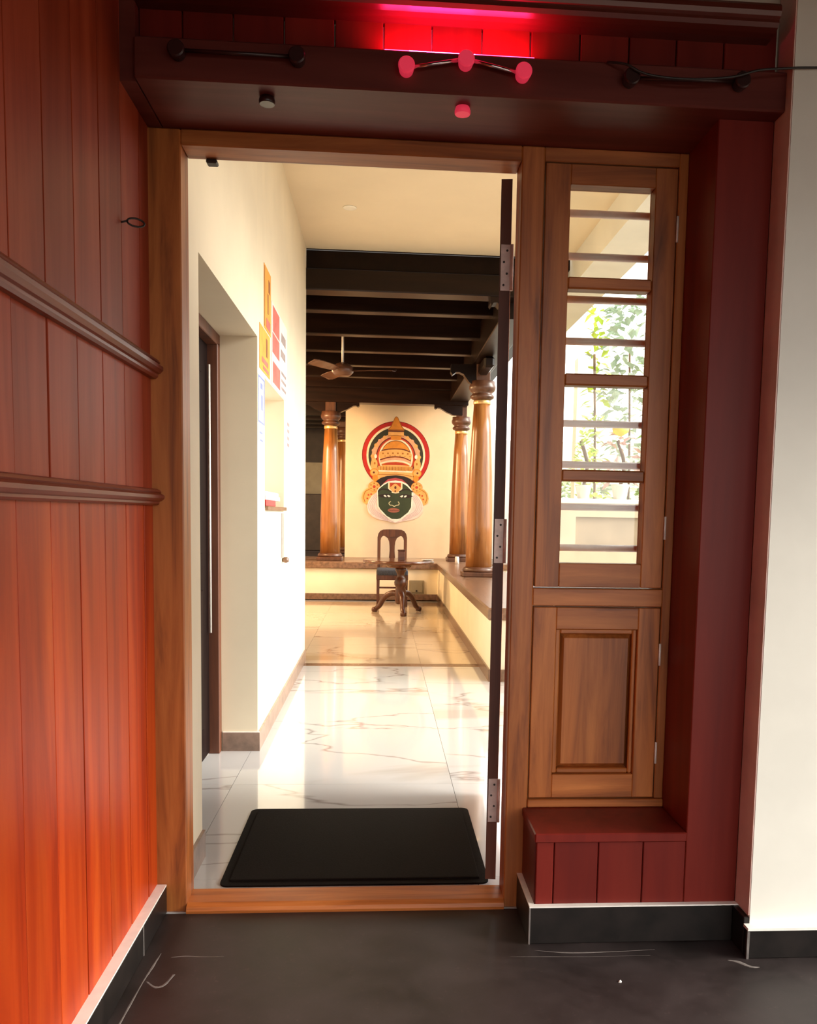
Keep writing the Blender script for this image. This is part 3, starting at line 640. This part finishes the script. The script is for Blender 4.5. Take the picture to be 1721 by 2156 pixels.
# ================================================================== MURAL : painted dance mask on the cream wall
S = 0.000748; MX, MZ = 0.192, 1.712
mur = empty('mural', (MX, 11.8, 0.98), 'painted mural of a green faced dancer with red haloed golden crown', 'mural')
MC = {}
def mc(name, r, g, b):
    if name not in MC: MC[name] = paint('mural_' + name, srgb(r, g, b), 0.6, 0.10, 14, bmp=0)
    return MC[name]
LAY = [0]
def shape(name, pts, colr, layer=None):
    LAY[0] += 1
    y1 = 11.7995 - 0.00012 * LAY[0]
    return prism(name, [(MX + (u - 840) * S, MZ - (v - 1050) * S) for u, v in pts], 'y', 11.7998, y1, colr, mur)
def disc(name, u, v, ru, rv, colr, n=40, a0=0, a1=360):
    return shape(name, [(u + ru * math.cos(math.radians(a)), v - rv * math.sin(math.radians(a))) for a in [a0 + (a1 - a0) * k / n for k in range(n if a1 - a0 >= 360 else n + 1)]], colr)
def band(name, pts, wd, colr):
    P = smooth_pts([(u, v, 0) for u, v in pts], 6); L, R_ = [], []
    for i, p in enumerate(P):
        a, b2 = P[max(i - 1, 0)], P[min(i + 1, len(P) - 1)]
        dx, dy = b2[0] - a[0], b2[1] - a[1]; l = math.hypot(dx, dy) or 1
        L.append((p[0] - dy / l * wd / 2, p[1] + dx / l * wd / 2)); R_.append((p[0] + dy / l * wd / 2, p[1] - dx / l * wd / 2))
    return shape(name, L + R_[::-1], colr)
RED, DRED, CRM = mc('red', 178, 20, 12), mc('dark_red', 105, 20, 8), mc('cream', 250, 225, 190)
GRN, ORG, TAN = mc('dark_green', 42, 42, 22), mc('orange', 222, 140, 40), mc('tan', 232, 172, 96)
BRN, RST, PNK = mc('brown', 96, 34, 8), mc('rust', 190, 60, 20), mc('pink', 226, 168, 128)
LIL, LLN, FCE = mc('lilac_white', 238, 214, 204), mc('lilac_line', 205, 178, 178), mc('face_green', 50, 62, 34)
BLK, MAG, WHT = mc('black', 34, 12, 8), mc('magenta', 186, 70, 72), mc('white', 252, 244, 226)
LIP, GLD, OCH = mc('lip', 165, 95, 72), mc('gold', 196, 138, 40), mc('ochre', 170, 100, 20)
disc('halo_edge', 840, 805, 628, 625, DRED, 56)
disc('halo', 840, 805, 618, 615, RED, 56)
disc('halo_ring', 840, 810, 545, 552, CRM, 56)
disc('halo_inner', 840, 812, 508, 515, GRN, 56)
disc('halo_scallop', 840, 850, 452, 440, PNK, 48)
for k in range(15):
    a = math.radians(-12 + 204 * k / 14)
    disc('bead', 840 + 432 * math.cos(a), 850 - 420 * math.sin(a), 36, 36, TAN if k % 2 else PNK, 12)
disc('crown_back', 840, 860, 372, 400, DRED, 48)
disc('crown_back', 840, 860, 352, 380, RST, 48)
disc('crown_ring', 840, 850, 318, 348, CRM, 48)
disc('crown_dome', 840, 850, 285, 318, BRN, 48)
disc('crown_dome', 840, 852, 278, 308, ORG, 48)
shape('crown_tip', [(840, 92), (872, 112), (905, 190), (945, 272), (988, 322), (988, 350), (690, 350), (690, 325), (740, 272), (780, 185), (812, 112)], OCH)
shape('crown_tip', [(840, 105), (865, 120), (893, 195), (930, 280), (965, 325), (715, 325), (752, 280), (790, 190), (818, 120)], ORG)
shape('crown_line', [(690, 352), (988, 352), (982, 376), (696, 376)], BRN)
shape('crown_neck', [(696, 376), (982, 376), (985, 455), (690, 455)], TAN)
shape('crown_neck', [(735, 452), (938, 452), (925, 528), (750, 528)], ORG)
shape('crown_line', [(690, 445), (840, 432), (985, 445), (985, 458), (840, 447), (690, 458)], OCH)
band('crown_line', [(570, 725), (700, 696), (840, 688), (980, 696), (1110, 745)], 20, BRN)
shape('crown_band', [(525, 760), (560, 735), (700, 706), (840, 698), (980, 706), (1100, 745), (1135, 790), (1128, 850), (1100, 892), (980, 845), (840, 828), (700, 845), (570, 885), (532, 850)], TAN)
for k in range(6):
    u = 600 + 92 * k; disc('bead', u, 765 + abs(u - 830) * 0.04, 17, 15, OCH, 8)
    disc('bead', u + 40, 812 + abs(u - 800) * 0.05, 11, 9, OCH, 8)
band('crown_line', [(545, 895), (690, 848), (840, 832), (990, 848), (1110, 900)], 18, DRED)
shape('crown_band', [(560, 905), (690, 862), (840, 846), (990, 862), (1100, 905), (1130, 960), (840, 925), (555, 960)], PNK)
band('crown_stripe', [(555, 962), (690, 922), (840, 908), (990, 925), (1110, 975)], 30, CRM)
shape('crown_lens', [(560, 980), (690, 945), (840, 932), (980, 948), (1080, 985), (840, 985)], RST)
shape('crown_band', [(510, 1010), (700, 985), (840, 982), (1000, 985), (1150, 1015), (1150, 1085), (500, 1085)], TAN)
for k in range(22):
    u = 520 + 28.5 * k; shape('fringe', [(u, 1015), (u + 12, 1015), (u + 16, 1082), (u - 2, 1082)], OCH if k % 2 else GLD)
shape('crown_stripe', [(495, 1085), (1160, 1090), (1160, 1118), (495, 1112)], CRM)
shape('crown_brow', [(485, 1112), (1165, 1118), (1165, 1262), (1000, 1195), (840, 1172), (680, 1195), (485, 1270)], TAN)
band('crown_line', [(500, 1165), (670, 1160), (840, 1155), (1000, 1165), (1160, 1195)], 12, OCH)
for sg in (-1, 1):
    m_ = lambda u: 840 + sg * u
    disc('side_jewel', m_(400), 980, 64, 110, TAN, 24); disc('side_jewel', m_(395), 1130, 84, 78, ORG, 24); disc('side_jewel', m_(395), 1130, 66, 60, TAN, 24)
    disc('side_jewel', m_(378), 1230, 52, 62, ORG, 24); disc('bead', m_(405), 1128, 20, 20, BRN, 10); disc('bead', m_(390), 960, 16, 24, OCH, 10)
    disc('bead', m_(375), 830, 26, 38, WHT, 14)
shape('hairline', [(478, 1290), (560, 1228), (680, 1188), (840, 1172), (1000, 1188), (1110, 1230), (1190, 1300), (1110, 1425), (540, 1425), (530, 1390)], BLK)
for sg in (-1, 1):
    m_ = lambda u: 840 + sg * u
    shape('ear_drop', [(m_(u), v) for u, v in ((350, 1440), (450, 1400), (540, 1430), (600, 1500), (622, 1600), (600, 1680), (545, 1720), (500, 1690), (440, 1600), (350, 1510))], TAN)
    band('ear_line', [(m_(485), 1440), (m_(560), 1490), (m_(588), 1590), (m_(560), 1680)], 14, OCH)
    disc('ear_disc', m_(395), 1390, 106, 98, ORG, 28); disc('ear_disc', m_(395), 1390, 96, 88, TAN, 28)
    disc('bead', m_(395), 1390, 28, 26, RST, 12)
    for a in range(6):
        disc('bead', m_(395) + 68 * math.cos(a * 1.047 + 0.5), 1390 + 62 * math.sin(a * 1.047 + 0.5), 15, 14, OCH, 8)
    for u, v in ((450, 1530), (500, 1545), (520, 1610)): disc('bead', m_(u), v, 17, 17, RST, 8)
    shape('chutti', [(m_(u), v) for u, v in ((0, 2062), (60, 2045), (150, 2022), (300, 2000), (420, 1950), (500, 1870), (525, 1760), (500, 1650), (440, 1560), (330, 1480), (290, 1470), (270, 1800), (0, 1950))], LIL)
    for k in range(4):
        f_ = 1 - 0.16 * k
        band('chutti_fold', [(m_(310 + 40 * (3 - k) * 0.5), 1520 + 16 * k), (m_(290 + 205 * f_), 1740), (m_(250 + 150 * f_), 1900 - 12 * k), (m_(90 + 40 * f_), 2015 - 18 * k)], 12, LLN)
shape('face_rim', [(530, 1415), (620, 1330), (700, 1280), (840, 1262), (970, 1280), (1060, 1335), (1135, 1420), (1165, 1490), (1155, 1770), (1090, 1880), (950, 2000), (840, 2045), (740, 2000), (600, 1880), (510, 1770), (495, 1470)], WHT)
shape('forehead', [(600, 1340), (700, 1245), (840, 1220), (960, 1245), (1060, 1330), (960, 1285), (840, 1268), (700, 1288)], MAG)
face = shape('face', [(540, 1425), (620, 1360), (700, 1312), (960, 1312), (1050, 1365), (1112, 1425), (1143, 1490), (1135, 1760), (1080, 1855), (940, 1968), (880, 1985), (780, 1982), (680, 1925), (560, 1800), (532, 1750), (512, 1465)], FCE)
shape('brow_mark', [(702, 1305), (968, 1305), (968, 1420), (900, 1500), (840, 1508), (780, 1500), (702, 1420)], CRM)
shape('brow_mark', [(725, 1312), (945, 1312), (945, 1412), (885, 1485), (840, 1492), (795, 1485), (725, 1412)], TAN)
shape('brow_mark', [(738, 1312), (938, 1312), (938, 1402), (862, 1335), (838, 1328), (812, 1335), (742, 1395)], RST)
disc('bead', 838, 1400, 20, 30, BRN, 12); disc('bead', 836, 1466, 15, 16, BRN, 12)
for sg in (-1, 1):
    m_ = lambda u: 838 + sg * u
    shape('eye_line', [(m_(u), v) for u, v in ((60, 1555), (110, 1525), (200, 1520), (300, 1540), (330, 1560), (250, 1585), (150, 1592), (90, 1580))], BLK)
    shape('eye_white', [(m_(u), v) for u, v in ((85, 1560), (130, 1538), (150, 1545), (138, 1572), (112, 1580))], WHT)
    shape('eye_white', [(m_(u), v) for u, v in ((160, 1578), (175, 1545), (205, 1540), (218, 1552), (195, 1575))], WHT)
    band('eyebrow', [(m_(70), 1480), (m_(150), 1440), (m_(250), 1435), (m_(320), 1480)], 22, BLK)
band('nose', [(755, 1655), (722, 1690), (745, 1725), (785, 1728), (820, 1748), (860, 1728), (900, 1720), (912, 1690), (890, 1658)], 16, mc('nose', 205, 196, 150))
disc('lips', 812, 1822, 110, 42, LIP, 28)
band('lip_line', [(715, 1818), (780, 1825), (812, 1818), (850, 1825), (915, 1818)], 8, mc('lip_dark', 105, 50, 35))

# ================================================================== FURNITURE IN THE HALL
CX, CY = 0.135, 9.98
chr_ = empty('dining_chair', (CX, CY, 0), 'dark wooden chair with vase shaped splat and dark cushion behind the round table', 'chair')
def P3(u, z): return (CX + u, z)
yb0, yb1 = CY + 0.19, CY + 0.225
for s in (-1, 1):
    prism('leg', [(CX + s * 0.150, 0), (CX + s * 0.180, 0), (CX + s * 0.182, 0.33), (CX + s * 0.145, 0.33)], 'y', CY - 0.20, CY - 0.165, 'chair_wood', chr_)
    prism('leg', [(CX + s * 0.150, 0), (CX + s * 0.176, 0), (CX + s * 0.180, 0.43), (CX + s * 0.145, 0.43)], 'y', yb0, yb1, 'chair_wood', chr_)
seat = box('seat', CX - 0.185, CX + 0.185, CY - 0.21, CY + 0.215, 0.315, 0.385, 'chair_wood', chr_, 0.006)
box('cushion', CX - 0.185, CX + 0.185, CY - 0.215, CY + 0.20, 0.36, 0.438, 'seat_cloth', chr_, 0.028, 3)
box('stretcher', CX - 0.15, CX + 0.15, CY - 0.19, CY - 0.175, 0.215, 0.235, 'chair_wood', chr_)
for s in (-1, 1):
    box('stretcher', CX + s * 0.165 - 0.009, CX + s * 0.165 + 0.009, CY - 0.165, CY + 0.19, 0.16, 0.18, 'chair_wood', chr_)
    prism('back_post', [(CX + s * u, z) for u, z in ((0.176, 0.43), (0.178, 0.80), (0.168, 0.845), (0.145, 0.878), (0.110, 0.893), (0.095, 0.893), (0.095, 0.82), (0.115, 0.815), (0.133, 0.795), (0.140, 0.765), (0.142, 0.43))], 'y', yb0, yb1, 'chair_wood', chr_)
prism('crest_rail', [P3(u, z) for u, z in ((-0.112, 0.8945), (-0.06, 0.898), (0, 0.899), (0.06, 0.898), (0.112, 0.8945), (0.097, 0.817), (0.075, 0.808), (-0.075, 0.808), (-0.097, 0.817))], 'y', yb0 - 0.002, yb1 + 0.002, 'chair_wood', chr_)
prism('splat', [P3(u, z) for u, z in ((-0.082, 0.812), (0.082, 0.812), (0.055, 0.79), (0.038, 0.75), (0.032, 0.70), (0.030, 0.64), (0.036, 0.57), (0.044, 0.50), (0.044, 0.43), (-0.044, 0.43), (-0.044, 0.50), (-0.036, 0.57), (-0.030, 0.64), (-0.032, 0.70), (-0.038, 0.75), (-0.055, 0.79))], 'y', yb0 + 0.006, yb1 - 0.006, 'chair_wood', chr_)

TX, TY = 0.195, 9.2
tb = empty('pedestal_table', (TX, TY, 0), 'round dark wooden pedestal table with curved legs in front of the chair', 'table')
lathe('tabletop', [(0.36, 0.548), (0.385, 0.552), (0.39, 0.565), (0.388, 0.578), (0.38, 0.584)], (TX, TY), 'table_wood', tb, 40)
lathe('apron', [(0.13, 0.500), (0.16, 0.53), (0.17, 0.548)], (TX, TY), 'table_wood', tb)
lathe('pedestal', [(0.045, 0.10), (0.06, 0.14), (0.062, 0.24), (0.05, 0.28), (0.068, 0.31), (0.072, 0.34), (0.05, 0.385), (0.036, 0.41), (0.045, 0.44), (0.06, 0.47), (0.06, 0.50)], (TX + 0.025, TY), 'chair_wood', tb)
for a in (-85, 46, 158):
    ca, sa = math.cos(math.radians(a)), math.sin(math.radians(a))
    pr = [(0.03, 0.21), (0.09, 0.215), (0.16, 0.185), (0.21, 0.13), (0.245, 0.07), (0.275, 0.045), (0.30, 0.03)]
    tube('leg', smooth_pts([(TX + 0.025 + r * ca, TY + r * sa, z) for r, z in pr], 4), 0.03, 'chair_wood', tb, 10, [0.036 - 0.012 * k / 24 for k in range(25)])
    f_ = lathe('foot', [(0.026, 0.0), (0.034, 0.008), (0.034, 0.03), (0.022, 0.05)], (TX + 0.025 + 0.305 * ca, TY + 0.305 * sa), 'chair_wood', tb, 12)
bxo = empty('napkin_box', (0.226, 9.15, 0.584), 'small dark box standing on the round table', 'box')
box('case', 0.186, 0.262, 9.12, 9.18, 0.584, 0.685, 'table_wood', bxo, 0.004)
box('lid', 0.182, 0.266, 9.116, 9.184, 0.685, 0.698, 'chair_wood', bxo, 0.003)
pl = lathe('plate', [(0.03, 0.584), (0.045, 0.586), (0.066, 0.593), (0.067, 0.596), (0.05, 0.592)], (0.505, 9.10), 'white_plastic')
tag(pl, 'white plate at the right edge of the round table', 'plate')
bo = empty('white_canister', (0.936, 10.30, 0.486), 'small white cylindrical canister on the right plinth near its corner', 'canister')
lathe('body', [(0.026, 0.486), (0.026, 0.555), (0.024, 0.558)], (0.936, 10.30), 'white_plastic', bo, 16)
lathe('lid', [(0.024, 0.558), (0.024, 0.570), (0.018, 0.574)], (0.936, 10.30), 'white_plastic', bo, 16)

# ceiling fan
FX, FY, FZ = -0.375, 8.0, 2.40
fan = empty('ceiling_fan', (FX, FY, FZ), 'brown ceiling fan hanging from the dark rafters', 'fan')
MT['fan_brown'] = paint('fan_brown', (0.13, 0.055, 0.03, 1), 0.3, 0.15, 10)
tube('rod', [(FX, FY, FZ + 0.07), (FX, FY, 2.86)], 0.011, 'bright_steel', fan, 10)
lathe('canopy', [(0.02, 2.79), (0.05, 2.83), (0.055, 2.86)], (FX, FY), 'fan_brown', fan, 16)
lathe('motor', [(0.02, FZ - 0.05), (0.07, FZ - 0.045), (0.10, FZ - 0.015), (0.10, FZ + 0.03), (0.06, FZ + 0.06), (0.02, FZ + 0.075)], (FX, FY), 'fan_brown', fan, 24)
for a in (-8, 112, 240):
    ca, sa = math.cos(math.radians(a)), math.sin(math.radians(a))
    v, f = [], []
    for (r, wd) in ((0.09, 0.03), (0.16, 0.045), (0.25, 0.06), (0.38, 0.066), (0.47, 0.06), (0.50, 0.03)):
        for s, dz in ((-1, -0.012), (1, 0.012)):
            for tz in (0.0, 0.006):
                v.append((FX + r * ca - s * wd * sa, FY + r * sa + s * wd * ca, FZ + dz + tz))
    for i in range(5):
        k = 4 * i
        f += [(k, k + 2, k + 6, k + 4), (k + 1, k + 5, k + 7, k + 3), (k, k + 4, k + 5, k + 1), (k + 2, k + 3, k + 7, k + 6)]
    f += [(0, 1, 3, 2), (20, 22, 23, 21)]
    link('blade', v, f, 'fan_brown', fan)

# ================================================================== COURTYARD SEEN THROUGH THE SIDE WINDOW
st(box('trim_4', 1.34, 1.62, 2.43, 8.0, 2.72, 3.05, 'plaster'), 'pale eave beam along the courtyard side of the corridor', 'beam')
hw = empty('wall_courtyard', (1.7, 5.3, 0), 'low cream parapet with a sunken panel seen through the side window', 'wall', kind='structure')
MT['tan_panel'] = paint('tan_panel', (0.42, 0.33, 0.23, 1), 0.7, 0.08, 8)
MT['court_cream'] = paint('court_cream', (0.62, 0.53, 0.38, 1), 0.7, 0.06, 6)
box('core', 1.02, 2.9, 5.31, 5.385, 0, 1.17, 'tan_panel', hw)
for x0, x1, z0, z1 in ((1.02, 1.235, 0, 1.17), (1.70, 1.86, 0, 1.17), (1.235, 1.70, 1.085, 1.17), (1.235, 1.70, 0, 0.905)):
    box('face', x0, x1, 5.29, 5.311, z0, z1, 'court_cream', hw)
box('face', 1.86, 2.9, 5.29, 5.311, 0, 1.17, 'court_cream', hw)
box('coping', 1.0, 2.9, 5.27, 5.42, 1.17, 1.20, 'plaster', hw, 0.004)
st(box('wall_garden', 1.2, 9.0, 13.6, 13.8, 0, 2.3, 'plaster'), 'pale boundary wall at the back of the courtyard', 'wall')
for x in (1.98, 3.1):
    st(box('wall_pier', x, x + 0.16, 8.6, 8.76, 0, 2.7, 'plaster'), 'white courtyard pier %s' % ('seen through the side window' if x < 2 else 'farther right in the courtyard'), 'pier')
def leafy(name, c, h, spread, n, mt, label, cat='plant', size=0.06, pot=None, stem=True, seed=1, group='courtyard plants'):
    rnd = random.Random(seed)
    e = empty(name, c, label, cat, group)
    if pot:
        lathe('pot', [(pot * 0.7, c[2]), (pot, c[2] + pot * 1.5), (pot * 1.08, c[2] + pot * 1.55), (pot * 1.08, c[2] + pot * 1.75), (pot * 0.8, c[2] + pot * 1.7)], (c[0], c[1]), 'white_plastic', e, 20)
    z0 = c[2] + (pot * 1.6 if pot else 0)
    if stem: tube('stem', smooth_pts([(c[0], c[1], z0), (c[0] + 0.02, c[1], z0 + h * 0.4), (c[0] - 0.02, c[1] + 0.02, z0 + h * 0.85)], 4), 0.012, 'bark', e, 7)
    v, f = [], []
    for k in range(n):
        t = rnd.random(); a = rnd.uniform(0, 2 * PI); rr_ = spread * math.sqrt(rnd.random()) * (0.55 + 0.6 * math.sin(PI * min(1, t * 0.9 + 0.1)))
        p = Vector((c[0] + rr_ * math.cos(a), c[1] + rr_ * math.sin(a), z0 + h * t))
        d = Vector((math.cos(a) * 0.8 + rnd.uniform(-.4, .4), math.sin(a) * 0.8 + rnd.uniform(-.4, .4), rnd.uniform(-0.6, 0.7))).normalized()
        sd_ = d.cross(Vector((rnd.uniform(-.5, .5), rnd.uniform(-.5, .5), 1))).normalized(); L_ = size * rnd.uniform(0.7, 1.4)
        i0 = len(v)
        v += [tuple(p), tuple(p + d * L_ * 0.5 + sd_ * L_ * 0.28), tuple(p + d * L_ + Vector((0, 0, -L_ * 0.15))), tuple(p + d * L_ * 0.5 - sd_ * L_ * 0.28)]
        f.append((i0, i0 + 1, i0 + 2, i0 + 3))
    o = link('foliage', v, f, mt, e); o['kind'] = 'stuff'
    return e
leafy('potted_plant', (1.29, 5.345, 1.20), 0.34, 0.05, 60, 'leaf_lime', 'lime green potted plant on the parapet', 'potted plant', 0.055, 0.05, seed=2)
leafy('climbing_vine', (1.92, 7.6, 0.0), 3.0, 0.09, 260, 'leaf_lime', 'thin lime green vine climbing a stake in the courtyard', 'vine', 0.09, seed=3)
leafy('garden_tree', (2.62, 8.9, 0.0), 3.4, 0.42, 900, 'leaf_teal', 'grey green tree standing behind the parapet', 'tree', 0.13, seed=4)
leafy('garden_shrub', (2.6, 10.9, 0.0), 1.7, 0.45, 700, 'leaf', 'broad green shrub near the boundary wall', 'shrub', 0.13, seed=5)
leafy('garden_tree', (4.9, 11.8, 0.0), 4.6, 1.2, 1300, 'leaf', 'tall green tree beyond the other plants of the courtyard', 'tree', 0.2, seed=6)
fp = leafy('flowering_plant', (1.53, 5.345, 1.20), 0.34, 0.075, 50, 'pot_pink', 'dusty pink leaved plant with a yellow flower on the parapet', 'potted plant', 0.07, 0.055, seed=8)
lathe('flower', [(0.01, 1.60), (0.05, 1.625), (0.055, 1.65), (0.02, 1.64)], (1.515, 5.33), 'flower', fp, 12)

crumb = link('plaster_crumb', [(0.566, 1.840, 0), (0.572, 1.838, 0), (0.575, 1.844, 0), (0.569, 1.848, 0), (0.5695, 1.842, 0.004), (0.572, 1.844, 0.0035)], [(0, 1, 2, 3), (0, 1, 4), (1, 2, 5, 4), (2, 3, 5), (3, 0, 4, 5)], 'paper')
tag(crumb, 'tiny white crumb lying on the black floor', 'crumb')
